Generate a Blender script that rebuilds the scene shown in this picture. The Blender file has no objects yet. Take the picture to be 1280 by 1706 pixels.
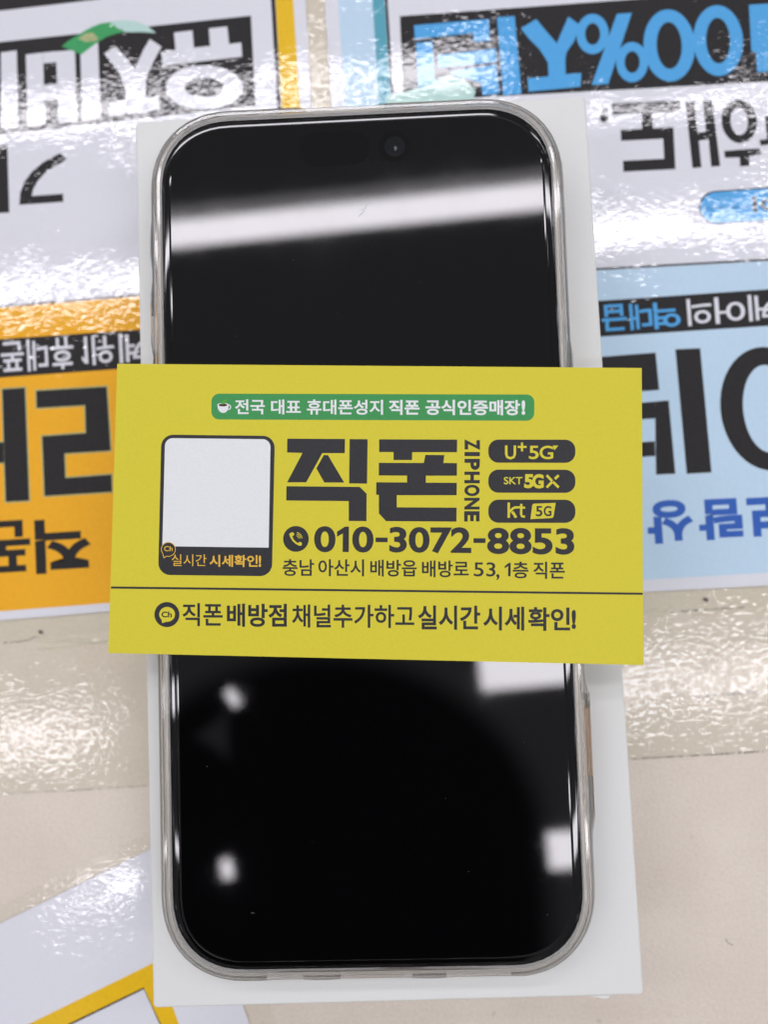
import bpy, bmesh, math
from mathutils import Matrix, Vector, Euler

MM = 0.001
sc = bpy.context.scene
COL = sc.collection

# ------------------------------------------------------------------ camera
W0, H0, FPX = 1280.0, 1706.0, 1300.0          # photo size and focal length in its pixels
ZCARD = 36.8                                  # height of the card plane over the table, mm
TILT = math.radians(1.154)                    # the phone rests on its camera bump: top end raised
CAM = Vector((7.034, -7.165, 131.978 + ZCARD))
CROT = Euler((math.radians(4.2199), math.radians(1.7534), math.radians(-1.7307)), 'XYZ')
CM = CROT.to_matrix()
cd = bpy.data.cameras.new('camera')
cam = bpy.data.objects.new('camera', cd)
COL.objects.link(cam)
cam.location = CAM * MM
cam.rotation_euler = CROT
cd.sensor_fit = 'VERTICAL'
cd.sensor_height = 36.0
cd.sensor_width = 36.0
cd.lens = FPX / H0 * 36.0
cd.clip_start = 0.005
cd.clip_end = 20.0
cd.dof.use_dof = True
cd.dof.focus_distance = 0.1325
cd.dof.aperture_fstop = cd.lens / 2.6          # aperture 2.6 mm wide
sc.camera = cam


def ray(px, py):
    return (CM @ Vector(((px - W0 / 2) / FPX, (H0 / 2 - py) / FPX, -1.0)))


def at(px, py, z):
    """photo pixel -> point (mm) on the level plane z"""
    d = ray(px, py)
    return CAM + d * ((z - CAM.z) / d.z)


PN = Vector((0, -math.sin(TILT), math.cos(TILT)))
PO = Vector((0, 0, ZCARD))
PU = Vector((1, 0, 0))
PV = Vector((0, math.cos(TILT), math.sin(TILT)))


def att(px, py, h):
    """photo pixel -> point (mm) on the tilted phone plane, h mm above the card plane"""
    d = ray(px, py)
    o = PO + PN * h
    return CAM + d * ((o - CAM).dot(PN) / d.dot(PN))


def ph(x, y, h):
    """phone coordinates (mm, h over the card plane) -> world mm"""
    return PO + PU * x + PV * y + PN * h


# ------------------------------------------------------------------ world: a pale shop ceiling, the photographer's dark shape against it
def mirror(px, py, n):
    d = ray(px, py).normalized()
    return (d - n * (2 * d.dot(n)))


world = bpy.data.worlds.new('World')
sc.world = world
world.use_nodes = True
wt = world.node_tree
wt.nodes.clear()


def wn(t, **kw):
    n = wt.nodes.new(t)
    for k, v in kw.items():
        setattr(n, k, v)
    return n


def wmath(op, a, b=None, clamp=False):
    n = wn('ShaderNodeMath', operation=op, use_clamp=clamp)
    for i, v in enumerate((a, b)):
        if v is None:
            continue
        if isinstance(v, (int, float)):
            n.inputs[i].default_value = v
        else:
            wt.links.new(v, n.inputs[i])
    return n.outputs[0]


r0 = mirror(535, 1420, PN)
rx = mirror(535 + 385, 1420, PN)
ry = mirror(535, 1420 - 335, PN)
q = lambda r: (r.x / r.z, r.y / r.z)
cx0, cy0 = q(r0)
ax = abs(q(rx)[0] - cx0)
ay = abs(q(ry)[1] - cy0)
tc = wn('ShaderNodeTexCoord')
sx = wn('ShaderNodeSeparateXYZ')
wt.links.new(tc.outputs['Generated'], sx.inputs[0])
zz = wmath('MAXIMUM', sx.outputs[2], 0.02)
u = wmath('DIVIDE', wmath('SUBTRACT', wmath('DIVIDE', sx.outputs[0], zz), cx0), ax)
v = wmath('DIVIDE', wmath('SUBTRACT', wmath('DIVIDE', sx.outputs[1], zz), cy0), ay)
vneg = wmath('MAXIMUM', v, 0.0)               # everything behind the head is body
rad = wmath('ADD', wmath('MULTIPLY', u, u), wmath('MULTIPLY', vneg, vneg))
mr = wn('ShaderNodeMapRange', interpolation_type='SMOOTHSTEP')
wt.links.new(rad, mr.inputs['Value'])
mr.inputs['From Min'].default_value = 0.80
mr.inputs['From Max'].default_value = 1.15
g0, g1, g2 = q(mirror(375, 1225, PN)), q(mirror(375 + 40, 1225, PN)), q(mirror(375, 1225 - 52, PN))
gu = wmath('DIVIDE', wmath('SUBTRACT', wmath('DIVIDE', sx.outputs[0], zz), g0[0]), abs(g1[0] - g0[0]))
gv = wmath('DIVIDE', wmath('SUBTRACT', wmath('DIVIDE', sx.outputs[1], zz), g0[1]), abs(g2[1] - g0[1]))
# a wedge of ceiling between arm and body
gd = wmath('MAXIMUM', gu, wmath('SUBTRACT', wmath('ABSOLUTE', gv), wmath('MULTIPLY', wmath('ADD', gu, 1.0), 0.55)))
gm = wn('ShaderNodeMapRange', interpolation_type='SMOOTHSTEP')
wt.links.new(gd, gm.inputs['Value'])
gm.inputs['From Min'].default_value = -0.15
gm.inputs['From Max'].default_value = 0.35
gm.inputs['To Min'].default_value = 0.85
gm.inputs['To Max'].default_value = 0.0
mixc = wn('ShaderNodeMix', data_type='RGBA')
wt.links.new(wmath('MAXIMUM', mr.outputs[0], gm.outputs[0]), mixc.inputs['Factor'])
mixc.inputs['A'].default_value = (0.012, 0.011, 0.013, 1)
mixc.inputs['B'].default_value = (0.27, 0.27, 0.29, 1)
bg = wn('ShaderNodeBackground')
wt.links.new(mixc.outputs['Result'], bg.inputs['Color'])
bg.inputs['Strength'].default_value = 1.0
wo = wn('ShaderNodeOutputWorld')
wt.links.new(bg.outputs[0], wo.inputs[0])

# ------------------------------------------------------------------ lamps: the shop's ceiling strips, plus two added for glow and glare
CEIL = 2000.0
TN = Vector((0, 0, 1))


def ceil(px, py, n, h):
    p = att(px, py, h) if n is PN else at(px, py, h)
    d = ray(px, py)
    r = d - n * (2 * d.dot(n))
    return p + r * ((CEIL - p.z) / r.z)


def strip(a, b, n, width, radiance, col=(0.985, 0.95, 1.01)):
    h = -1.2 if n is PN else 0.5
    A = ceil(*a, n, h)
    B = ceil(*b, n, h)
    L = (B - A).length
    ld = bpy.data.lights.new('ceiling_strip', 'AREA')
    ld.shape = 'RECTANGLE'
    ld.size = L * MM
    ld.size_y = width * MM
    ld.color = col
    ld.energy = radiance * math.pi * (L * MM) * (width * MM)
    o = bpy.data.objects.new('ceiling_strip', ld)
    COL.objects.link(o)
    o.location = (A + B) / 2 * MM
    o.rotation_euler = (0, 0, math.atan2(B.y - A.y, B.x - A.x))      # facing down
    return o


RAD = 17.5
strip((-500, 258), (838, 108), TN, 100, RAD)  # strip A, seen in the poster film
strip((985, 188), (1800, 122), TN, 36, RAD)                 # extra thin strip, added to give the right-hand film its glare band
strip((-500, 474), (1800, 232), PN, 74, RAD * 1.1)          # strip B, across the upper screen
strip((-500, 455), (1800, 213), PN, 88, RAD * .11)           # added dim strip, imitates the soft glow above strip B
strip((-420, 1230), (150, 1173), PN, 92, RAD)                # strip C, cut by the photographer
strip((382, 1166), (394, 1158), PN, 48, RAD)
strip((800, 1120), (1700, 1036), PN, 100, RAD)
strip((95, 1478), (225, 1470), TN, 42, RAD)                # strip D
strip((370, 1449), (386, 1446), PN, 50, RAD * 1.15)
strip((914, 1418), (1500, 1370), PN, 96, RAD)

sc.view_settings.view_transform = 'Standard'
sc.view_settings.look = 'None'
sc.view_settings.gamma = 1.0
sc.view_settings.use_curve_mapping = False
sc.view_settings.exposure = 0.08
sc.render.engine = 'CYCLES'
sc.cycles.use_denoising = True
sc.cycles.max_bounces = 16
sc.cycles.transmission_bounces = 12
sc.cycles.transparent_max_bounces = 16
sc.cycles.sample_clamp_indirect = 6.0


# ------------------------------------------------------------------ materials
class NT:
    def __init__(s, name):
        s.m = bpy.data.materials.new(name)
        s.m.use_nodes = True
        s.t = s.m.node_tree
        s.b = s.t.nodes.get('Principled BSDF')
        s.o = s.t.nodes.get('Material Output')

    def n(s, t, **kw):
        x = s.t.nodes.new(t)
        for k, v in kw.items():
            setattr(x, k, v)
        return x

    def l(s, a, b):
        s.t.links.new(a, b)

    def pos(s):
        return s.n('ShaderNodeNewGeometry').outputs['Position']

    def noise(s, scale, detail=3.0, rough=0.5, vec=None, stretch=None):
        x = s.n('ShaderNodeTexNoise')
        x.inputs['Scale'].default_value = scale
        x.inputs['Detail'].default_value = detail
        x.inputs['Roughness'].default_value = rough
        v = vec or s.pos()
        if stretch:
            mp = s.n('ShaderNodeMapping')
            mp.inputs['Scale'].default_value = stretch
            s.l(v, mp.inputs['Vector'])
            v = mp.outputs[0]
        s.l(v, x.inputs['Vector'])
        return x.outputs['Fac']

    def rng(s, v, a, b, c, d, smooth=False):
        x = s.n('ShaderNodeMapRange')
        if smooth:
            x.interpolation_type = 'SMOOTHSTEP'
        s.l(v, x.inputs['Value'])
        for k, val in zip(('From Min', 'From Max', 'To Min', 'To Max'), (a, b, c, d)):
            x.inputs[k].default_value = val
        return x.outputs[0]

    def math(s, op, a, b):
        x = s.n('ShaderNodeMath', operation=op)
        for i, v in enumerate((a, b)):
            if isinstance(v, (int, float)):
                x.inputs[i].default_value = v
            else:
                s.l(v, x.inputs[i])
        return x.outputs[0]

    def bump(s, h, dist, strength=1.0):
        x = s.n('ShaderNodeBump')
        x.inputs['Strength'].default_value = strength
        x.inputs['Distance'].default_value = dist
        s.l(h, x.inputs['Height'])
        return x.outputs[0]

    def mottle(s, col, scale, amt, detail=4.0):
        """base colour with small printed / paper unevenness"""
        f = s.rng(s.noise(scale, detail, 0.65), 0.3, 0.7, 1 - amt, 1 + amt)
        x = s.n('ShaderNodeVectorMath', operation='SCALE')
        x.inputs[0].default_value = col
        s.l(f, x.inputs['Scale'])
        s.l(x.outputs[0], s.b.inputs['Base Color'])


def film_height(k, low=0.26):
    """height of the wrinkled laminate: pebbly patches, low rolling waves"""
    pebble = k.noise(560, 1.5, 0.5, stretch=(0.75, 1.2, 1))
    fine = k.noise(1300, 1.0, 0.5)
    patch = k.rng(k.noise(38, 2.0, 0.5), 0.42, 0.58, low, 1.0, True)
    # rounded pebbles with sharp valleys between them
    peb = k.math('ABSOLUTE', k.math('SUBTRACT', pebble, 0.5), 0.0)
    a = k.math('ADD', k.math('MULTIPLY', peb, 1.7), k.math('ADD', k.math('MULTIPLY', pebble, 0.3), k.math('MULTIPLY', fine, 0.2)))
    a = k.math('MULTIPLY', a, patch)
    wave = k.math('MULTIPLY', k.noise(50, 1.0, 0.5), 1.6)
    return k.math('ADD', a, wave)


FILM_DIST = 0.00004


def laminated(name, col, amt=0.05):
    k = NT(name)
    k.mottle(col, 1500, amt)
    k.b.inputs['Roughness'].default_value = 0.7
    k.b.inputs['Specular IOR Level'].default_value = 0.2
    k.b.inputs['Coat Weight'].default_value = 1.0
    k.b.inputs['Coat Roughness'].default_value = 0.025
    k.b.inputs['Coat IOR'].default_value = 1.5
    k.l(k.bump(film_height(k), FILM_DIST), k.b.inputs['Coat Normal'])
    return k.m


def paper(name, col, amt=0.04, rough=0.55, spec=0.3, scale=2600):
    k = NT(name)
    k.mottle(col, scale, amt, 3.0)
    k.b.inputs['Roughness'].default_value = rough
    k.b.inputs['Specular IOR Level'].default_value = spec
    k.l(k.bump(k.noise(3500, 2.0), 0.000006), k.b.inputs['Normal'])
    return k.m


def clear_film(name):
    k = NT(name)
    nb = k.bump(film_height(k, 0.7), FILM_DIST * 1.25)
    fr = k.n('ShaderNodeFresnel')
    fr.inputs['IOR'].default_value = 1.5
    k.l(nb, fr.inputs['Normal'])
    tr = k.n('ShaderNodeBsdfTransparent')
    tr.inputs['Color'].default_value = (0.986, 0.99, 0.974, 1)
    gl = k.n('ShaderNodeBsdfGlossy')
    gl.inputs['Roughness'].default_value = 0.02
    k.l(nb, gl.inputs['Normal'])
    mx = k.n('ShaderNodeMixShader')
    ge = k.n('ShaderNodeNewGeometry')
    k.l(k.math('MULTIPLY', fr.outputs[0], k.math('SUBTRACT', 1.0, ge.outputs['Backfacing'])), mx.inputs[0])
    k.l(tr.outputs[0], mx.inputs[1])
    k.l(gl.outputs[0], mx.inputs[2])
    k.l(mx.outputs[0], k.o.inputs['Surface'])
    return k.m


def plain(name, col, rough=0.4, metal=0.0, spec=0.5, coat=0.0):
    k = NT(name)
    k.b.inputs['Base Color'].default_value = (*col, 1)
    k.b.inputs['Roughness'].default_value = rough
    k.b.inputs['Metallic'].default_value = metal
    k.b.inputs['Specular IOR Level'].default_value = spec
    k.b.inputs['Coat Weight'].default_value = coat
    return k.m


def case_plastic():
    k = NT('clear_plastic')
    g = k.n('ShaderNodeBsdfGlass')
    g.inputs['IOR'].default_value = 1.46
    g.inputs['Roughness'].default_value = 0.012
    g.inputs['Color'].default_value = (0.97, 0.967, 0.96, 1)
    t = k.n('ShaderNodeBsdfTransparent')
    t.inputs['Color'].default_value = (0.95, 0.95, 0.95, 1)
    mx = k.n('ShaderNodeMixShader')
    mx.inputs[0].default_value = 0.8
    k.l(t.outputs[0], mx.inputs[1])
    k.l(g.outputs[0], mx.inputs[2])
    k.l(mx.outputs[0], k.o.inputs['Surface'])
    return k.m


def table_mat():
    k = NT('tabletop')
    base = k.noise(45, 4.0, 0.6)
    mx = k.n('ShaderNodeMix', data_type='RGBA')
    k.l(k.rng(base, 0.35, 0.65, 0, 1), mx.inputs['Factor'])
    mx.inputs['A'].default_value = (0.72, 0.64, 0.545, 1)
    mx.inputs['B'].default_value = (0.77, 0.695, 0.60, 1)
    g = k.rng(k.noise(1700, 3.0, 0.6), 0.3, 0.7, 0.94, 1.05)
    sp = k.rng(k.noise(520, 2.0, 0.5), 0.27, 0.22, 1.0, 0.85, True)
    x = k.n('ShaderNodeVectorMath', operation='SCALE')
    k.l(mx.outputs['Result'], x.inputs[0])
    k.l(k.math('MULTIPLY', g, sp), x.inputs['Scale'])
    k.l(x.outputs[0], k.b.inputs['Base Color'])
    k.b.inputs['Roughness'].default_value = 0.5
    k.b.inputs['Specular IOR Level'].default_value = 0.35
    k.l(k.bump(k.noise(1000, 4.0, 0.65), 0.00028), k.b.inputs['Normal'])
    return k.m


def glass_black():
    k = NT('screen_glass')
    k.b.inputs['Base Color'].default_value = (0.0012, 0.0012, 0.0014, 1)
    k.b.inputs['Roughness'].default_value = 0.03
    k.b.inputs['Specular IOR Level'].default_value = 0.5
    # faint smears on the glass
    k.l(k.rng(k.noise(70, 5.0, 0.7), 0.45, 0.75, 0.03, 0.055), k.b.inputs['Roughness'])
    return k.m


M = dict(
    table=table_mat(), film=clear_film('clear_film'),
    l_white=laminated('poster_white', (0.75, 0.765, 0.81), 0.02),
    l_orange=laminated('poster_orange', (0.90, 0.445, 0.012), 0.05),
    l_black=laminated('poster_black', (0.014, 0.0125, 0.0125), 0.3),
    l_pale=laminated('poster_pale_blue', (0.54, 0.72, 0.86), 0.03),
    l_cyan=laminated('poster_bright_blue', (0.085, 0.40, 0.78), 0.05),
    l_blue=laminated('poster_dark_blue', (0.03, 0.12, 0.48), 0.06),
    l_teal=laminated('poster_teal', (0.10, 0.38, 0.48), 0.05),
    l_green=laminated('poster_green', (0.05, 0.36, 0.12), 0.1),
    l_mint=laminated('poster_mint', (0.50, 0.72, 0.66), 0.05),
    l_khaki=laminated('poster_khaki', (0.42, 0.46, 0.22), 0.15),
    l_yellow=laminated('poster_yellow', (0.84, 0.52, 0.012), 0.06),
    box=paper('box_card', (0.765, 0.78, 0.75), 0.015, 0.5, 0.35),
    card=paper('card_yellow', (0.70, 0.618, 0.04), 0.03, 0.5, 0.25),
    ink=paper('card_ink', (0.022, 0.022, 0.025), 0.22, 0.5, 0.35),
    green=paper('card_green', (0.048, 0.31, 0.085), 0.06, 0.5, 0.3),
    leaf=paper('leaf_green', (0.10, 0.38, 0.05), 0.05),
    white=paper('print_white', (0.80, 0.83, 0.82), 0.03),
    gold=paper('print_gold', (0.82, 0.50, 0.05), 0.05),
    coffee=paper('print_brown', (0.06, 0.025, 0.012), 0.1),
    glass=glass_black(),
    lens=plain('lens_glass', (0.004, 0.005, 0.0065), 0.06, 0, 0.5),
    island=plain('sensor_black', (0.0005, 0.0005, 0.0006), 0.03, 0, 0.47),
    spark=plain('lens_core', (0.02, 0.027, 0.027), 0.2, 0.2),
    metal=plain('brushed_silver', (0.84, 0.80, 0.73), 0.4, 0.35),
    tan=plain('warm_metal', (0.62, 0.42, 0.27), 0.35, 1.0),
    frost=plain('frosted_white', (0.85, 0.84, 0.80), 0.3),
    gilt=plain('pale_gold', (0.62, 0.50, 0.24), 0.35, 0.6),
    dustm=plain('dust', (0.12, 0.12, 0.12), 0.8, 0, 0.1),
    dark=plain('dark_port', (0.05, 0.048, 0.045), 0.5),
    case=case_plastic(),
    hair=plain('dark_hair', (0.05, 0.035, 0.03), 0.5),
    smudge=plain('grime_and_edge', (0.16, 0.14, 0.125), 0.8, 0, 0.1),
)


# ------------------------------------------------------------------ objects
def thing(name, loc_mm, label, cat):
    o = bpy.data.objects.new(name, None)
    o.empty_display_size = 0.01
    COL.objects.link(o)
    o.location = Vector(loc_mm) * MM
    o['label'] = label
    o['category'] = cat
    return o


def origin_of(o):
    p = Vector((0, 0, 0))
    while o is not None:
        p = p + Vector(o.location)
        o = o.parent
    return p


def link(name, me, mat, parent=None):
    o = bpy.data.objects.new(name, me)
    COL.objects.link(o)
    me.materials.append(mat)
    if parent is not None:
        o.parent = parent
    return o


def mesh(name, verts_mm, faces, mat, parent=None, smooth=False):
    org = origin_of(parent) if parent is not None else Vector((0, 0, 0))
    me = bpy.data.meshes.new(name)
    me.from_pydata([(Vector(p) * MM - org)[:] for p in verts_mm], [], faces)
    bm = bmesh.new()
    bm.from_mesh(me)
    big = [f for f in bm.faces if len(f.verts) > 4]
    if big:
        bmesh.ops.triangulate(bm, faces=big, ngon_method='EAR_CLIP')
    bm.to_mesh(me)
    bm.free()
    if smooth:
        for p in me.polygons:
            p.use_smooth = True
    me.update()
    return link(name, me, mat, parent)


# flat print: pieces given in photo pixels, laid on one plane of the thing
class Ink:
    def __init__(s, fn, h):
        s.fn, s.h, s.v, s.f, s.k = fn, h, [], [], 0

    def _put(s, pts, faces):
        h = s.h + s.k * 0.003
        s.k += 1
        b = len(s.v)
        s.v += [s.fn(x, y, h) for x, y in pts]
        s.f += [tuple(b + i for i in f) for f in faces]

    def poly(s, pts):
        a = sum(pts[i - 1][0] * pts[i][1] - pts[i][0] * pts[i - 1][1] for i in range(len(pts)))
        pts = list(pts) if a < 0 else list(reversed(pts))      # facing up
        s._put(pts, [tuple(range(len(pts)))])
        return s

    def crop(s, pts, sc_, ox, oy):
        return s.poly([(x / sc_ + ox, y / sc_ + oy) for x, y in pts])

    def bar(s, a, b, w, w2=None):
        w2 = w if w2 is None else w2
        d = Vector(b) - Vector(a)
        n = Vector((-d.y, d.x)).normalized()
        A, B = Vector(a), Vector(b)
        return s.poly([(A + n * w / 2)[:], (B + n * w2 / 2)[:], (B - n * w2 / 2)[:], (A - n * w / 2)[:]])

    def path(s, pts, w):
        """stroke of even width along a polyline"""
        P = [Vector(p) for p in pts]
        L, R_ = [], []
        for i, p in enumerate(P):
            t = (P[min(i + 1, len(P) - 1)] - P[max(i - 1, 0)]).normalized()
            n = Vector((-t.y, t.x))
            ww = w[i] if isinstance(w, (list, tuple)) else w
            L.append((p + n * ww / 2)[:])
            R_.append((p - n * ww / 2)[:])
        return s.poly(L + R_[::-1])

    def disc(s, c, rx, ry=None, n=40, rot=0.0):
        ry = ry or rx
        return s.poly([(c[0] + rx * math.cos(t) * math.cos(rot) - ry * math.sin(t) * math.sin(rot),
                        c[1] + rx * math.cos(t) * math.sin(rot) + ry * math.sin(t) * math.cos(rot))
                       for t in [2 * math.pi * i / n for i in range(n)]])

    def ring(s, c, rx, ry, ix, iy, a0=0.0, a1=360.0, n=44, shear=0.0):
        full = abs(a1 - a0) >= 359.9
        m = n if full else n + 1
        pts = []
        for i in range(m):
            t = math.radians(a0 + (a1 - a0) * i / n)
            for (p, r) in ((rx, ry), (ix, iy)):
                yy = r * math.sin(t)
                pts.append((c[0] + p * math.cos(t) + shear * yy, c[1] + yy))
        fs = []
        for i in range(n):
            j = (i + 1) % m
            fs.append((2 * i, 2 * i + 1, 2 * j + 1, 2 * j))
        s._put(pts, fs)
        return s

    def rrect(s, quad, r, corners=(1, 1, 1, 1), n=8):
        Q = [Vector(p) for p in quad]
        out = []
        for i in range(4):
            p, a, b = Q[i], Q[i - 1], Q[(i + 1) % 4]
            if not corners[i]:
                out.append(p[:])
                continue
            da, db = (a - p).normalized(), (b - p).normalized()
            c = p + da * r + db * r
            for k in range(n + 1):
                t = math.pi / 2 * k / n
                out.append((c - db * r * math.cos(t) - da * r * math.sin(t))[:])
        return s.poly(out)

    def text(s, body, quad, bold=0.0):
        """lettering fitted into the quad (top-left, top-right, bottom-right, bottom-left as read)"""
        c = bpy.data.curves.new('lettering', 'FONT')
        c.body = body
        c.fill_mode = 'FRONT'
        c.resolution_u = 5
        c.offset = bold
        o = bpy.data.objects.new('lettering', c)
        COL.objects.link(o)
        bpy.context.view_layer.update()
        dg = bpy.context.evaluated_depsgraph_get()
        me = bpy.data.meshes.new_from_object(o.evaluated_get(dg), depsgraph=dg)
        xs = [p.co.x for p in me.vertices]
        ys = [p.co.y for p in me.vertices]
        x0, x1, y0, y1 = min(xs), max(xs), min(ys), max(ys)
        tl, tr, br, bl = [Vector(p) for p in quad]
        pts = []
        for p in me.vertices:
            uu = (p.co.x - x0) / max(x1 - x0, 1e-9)
            vv = (y1 - p.co.y) / max(y1 - y0, 1e-9)
            w = (tl * (1 - uu) + tr * uu) * (1 - vv) + (bl * (1 - uu) + br * uu) * vv
            pts.append(w[:])
        s._put(pts, [tuple(f.vertices) for f in me.polygons])
        bpy.data.objects.remove(o)
        bpy.data.curves.remove(c)
        bpy.data.meshes.remove(me)
        return s

    def build(s, name, mat, parent):
        o = mesh(name, s.v, s.f, mat, parent)
        bm = bmesh.new()
        bm.from_mesh(o.data)
        flip = [f for f in bm.faces if f.normal.z < 0]
        if flip:
            bmesh.ops.reverse_faces(bm, faces=flip)
        bm.to_mesh(o.data)
        bm.free()
        return o


def box_q(x0, y0, x1, y1, s=0.0):
    d = s * (x1 - x0)
    return [(x0, y0), (x1, y0 + d), (x1, y1 + d), (x0, y1)]


def flip_q(x0, y0, x1, y1, s=-0.075, k=0.06):
    """upside-down lettering: the quad as it reads after turning the sheet round"""
    cx, cy = (x0 + x1) / 2, (y0 + y1) / 2
    f = lambda x, y: (x + k * (y - cy), y + s * (x - cx))
    return [f(x1, y1), f(x0, y1), f(x0, y0), f(x1, y0)]


def slab(name, pts_mm, thick, mat, parent=None, n=None):
    """closed slab under the outline pts (top face), thick mm deep"""
    n = n or Vector((0, 0, 1))
    pts = [Vector(p) for p in pts_mm]
    a = sum((pts[i - 1].x * pts[i].y - pts[i].x * pts[i - 1].y) for i in range(len(pts)))
    if a < 0:
        pts.reverse()
    m = len(pts)
    vs = pts + [p - n * thick for p in pts]
    fs = [tuple(range(m)), tuple(range(2 * m - 1, m - 1, -1))]
    fs += [(i, i + m, (i + 1) % m + m, (i + 1) % m) for i in range(m)]
    return mesh(name, vs, fs, mat, parent)


# ------------------------------------------------------------------ tabletop
tb = slab('tabletop', [(-420, -420, 0), (420, -420, 0), (420, 420, 0), (-420, 420, 0)], 25, M['table'])
tb['kind'] = 'structure'

# ------------------------------------------------------------------ clear protective film under and around the posters
ZF = 0.30
film_pts = [at(x, y, ZF) for x, y in ((-520, -420), (1800, -420), (1800, 1220.5), (1280, 1252.5), (1053, 1265.5), (242, 1310.5), (0, 1324), (-520, 1353))]
film = slab('clear_sheet', film_pts, 0.25, M['film'])
film['label'] = 'wide glossy clear plastic sheet on the table below the orange and blue posters'
film['category'] = 'plastic sheet'

ZP = 0.48           # poster paper top
ZI = 0.484          # ink on it


def fn(px, py, h):
    return at(px, py, h)


def ink(h=ZI):
    return Ink(at, h)


def tube(name, pts, r, mat, parent=None, flat=1.0):
    vs, fs = [], []
    for i, p in enumerate(pts):
        t = (pts[min(i + 1, len(pts) - 1)] - pts[max(i - 1, 0)]).normalized()
        a = Vector((-t.y, t.x, 0)).normalized()
        b = t.cross(a)
        for k in range(8):
            w = 2 * math.pi * k / 8
            vs.append(p + a * r * math.cos(w) + b * r * flat * math.sin(w))
    for i in range(len(pts) - 1):
        fs += [(i * 8 + k, i * 8 + (k + 1) % 8, i * 8 + 8 + (k + 1) % 8, i * 8 + 8 + k) for k in range(8)]
    return mesh(name, vs, fs, mat, parent, True)


# folds standing up along the edge of the sheet
for pts_, r_ in ((((60, 1064), (80, 1067), (110, 1066), (182, 1070)), .45), (((62, 1081), (100, 1080), (130, 1074), (182, 1069)), .25),
                 (((1076, 1019), (1095, 1016), (1112, 1019), (1105, 1026), (1080, 1028)), .28), (((1150, 1026), (1200, 1021), (1290, 1016)), .2), (((1118, 1005), (1118, 1050), (1120, 1088)), .12),
                 (((1250, 1062), (1262, 1058), (1290, 1057)), .3), (((1250, 1062), (1270, 1066), (1290, 1064)), .22)):
    tube('crease', [at(x, y, ZF) for x, y in pts_], r_, M['film'], film, .6)

# old grime caught on the sheet, and dark lines drawn along its lower edge
import random
rnd = random.Random(4)


def grime_and_edge(pts, w):
    g = Ink(at, ZF + 0.004)
    for i in range(len(pts) - 1):
        a, b = Vector(pts[i]), Vector(pts[i + 1])
        for j in range(max(2, int((b - a).length / 3.2))):
            if rnd.random() < 0.42:
                continue
            c = a + (b - a) * ((j + rnd.random()) / max(2, int((b - a).length / 3.2)))
            g.disc((c.x, c.y + rnd.uniform(-1, 1) * w * .4), rnd.uniform(1.2, 3.4), rnd.uniform(.4, 1.0) * w * .45, 9)
    g.build('grime_edge_streak', M['smudge'], film)


grime_and_edge([(1122, 1163), (1155, 1161), (1200, 1158), (1262, 1153)], 3.2)
grime_and_edge([(1118, 1020), (1160, 1017), (1240, 1012)], 2.0)
grime_and_edge([(1056, 1264.4), (1160, 1258.6), (1278, 1251.6)], 1.5)  # thin dark line drawn along the sheet's lower edge, right
grime_and_edge([(1056, 1264.4), (1160, 1258.6), (1278, 1251.6)], 1.2)  # second pass of the dark edge line
grime_and_edge([(0, 1323), (120, 1316.5), (240, 1309.5)], 1.2)  # the same dark edge line, left of the box
grime_and_edge([(0, 1071), (40, 1068), (62, 1060)], 1.8)
for c_, a_, b_ in (((1177, 999), 5.0, 3.0), ((67, 1053), 4.2, 3.0)):
    Ink(at, ZF + 0.15).disc(c_, a_, b_, 12, .4).build('grime_spot', M['smudge'], film)

# ------------------------------------------------------------------ orange poster (left, upside down)
pt = thing('poster', at(200, 500, 0), 'orange and white poster with yellow side stripe, upside down, left of the box', 'poster')
slab('paper', [at(x, y, ZP) for x, y in ((-420, -430), (484, -430), (509, 0), (520, 190), (548, 1000), (181, 1018.5), (0, 1033.5), (-420, 1066))], 0.15, M['l_white'], pt)
# clear laminate margin past the paper
lam = ink(0.42)
lam.poly([(-420, 1068), (0, 1035), (181, 1020), (548, 1001.5), (551, 1034), (186, 1052), (0, 1068), (-420, 1106)])
lam.build('laminate_margin', M['film'], pt)
st = ink()
st.poly([(431, -430), (462, -430), (488.5, 0), (503.5, 240), (473, 240), (459, 0)])
st.build('border_stripe', M['l_yellow'], pt)
st = ink()
st.poly([(423, -430), (430.6, -430), (458.6, 0), (472.6, 240), (465.5, 240), (451.5, 0)])
st.build('border_line', M['l_black'], pt)
# dark block at the very top
ink().poly([(-420, -430), (250, -430), (168, -1.5), (0, 18), (-420, 64)]).build('dark_panel', M['l_black'], pt)
# black band with white lettering
band = ink().poly([(-420, 113), (0, 70), (418, 26), (425.5, 176), (0, 224), (-420, 272)]).build('black_band', M['l_black'], pt)
L = ink(ZI + 0.004)
c5 = lambda p: [(x / 2.2857, y / 2.2857) for x, y in p]
# the syllable with a round over a bar and two stems
L.ring((777 / 2.2857, 333 / 2.2857), 147 / 2.2857, 84 / 2.2857, 74 / 2.2857, 36 / 2.2857, shear=0.0)
L.poly(c5([(612, 198), (668, 190), (662, 124), (732, 116), (738, 182), (800, 175), (795, 108), (865, 101), (872, 168), (918, 162), (922, 216), (620, 250)]))
# stem and forked syllable
L.poly(c5([(305, 205), (372, 160), (384, 448), (312, 456)]))
L.poly(c5([(395, 203), (440, 176), (488, 232), (512, 262), (526, 232), (545, 190), (570, 148), (614, 178), (585, 232), (560, 290), (553, 328), (552, 372), (607, 366), (609, 420), (414, 440), (412, 390), (478, 383), (476, 330), (452, 276), (425, 240)]))
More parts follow.
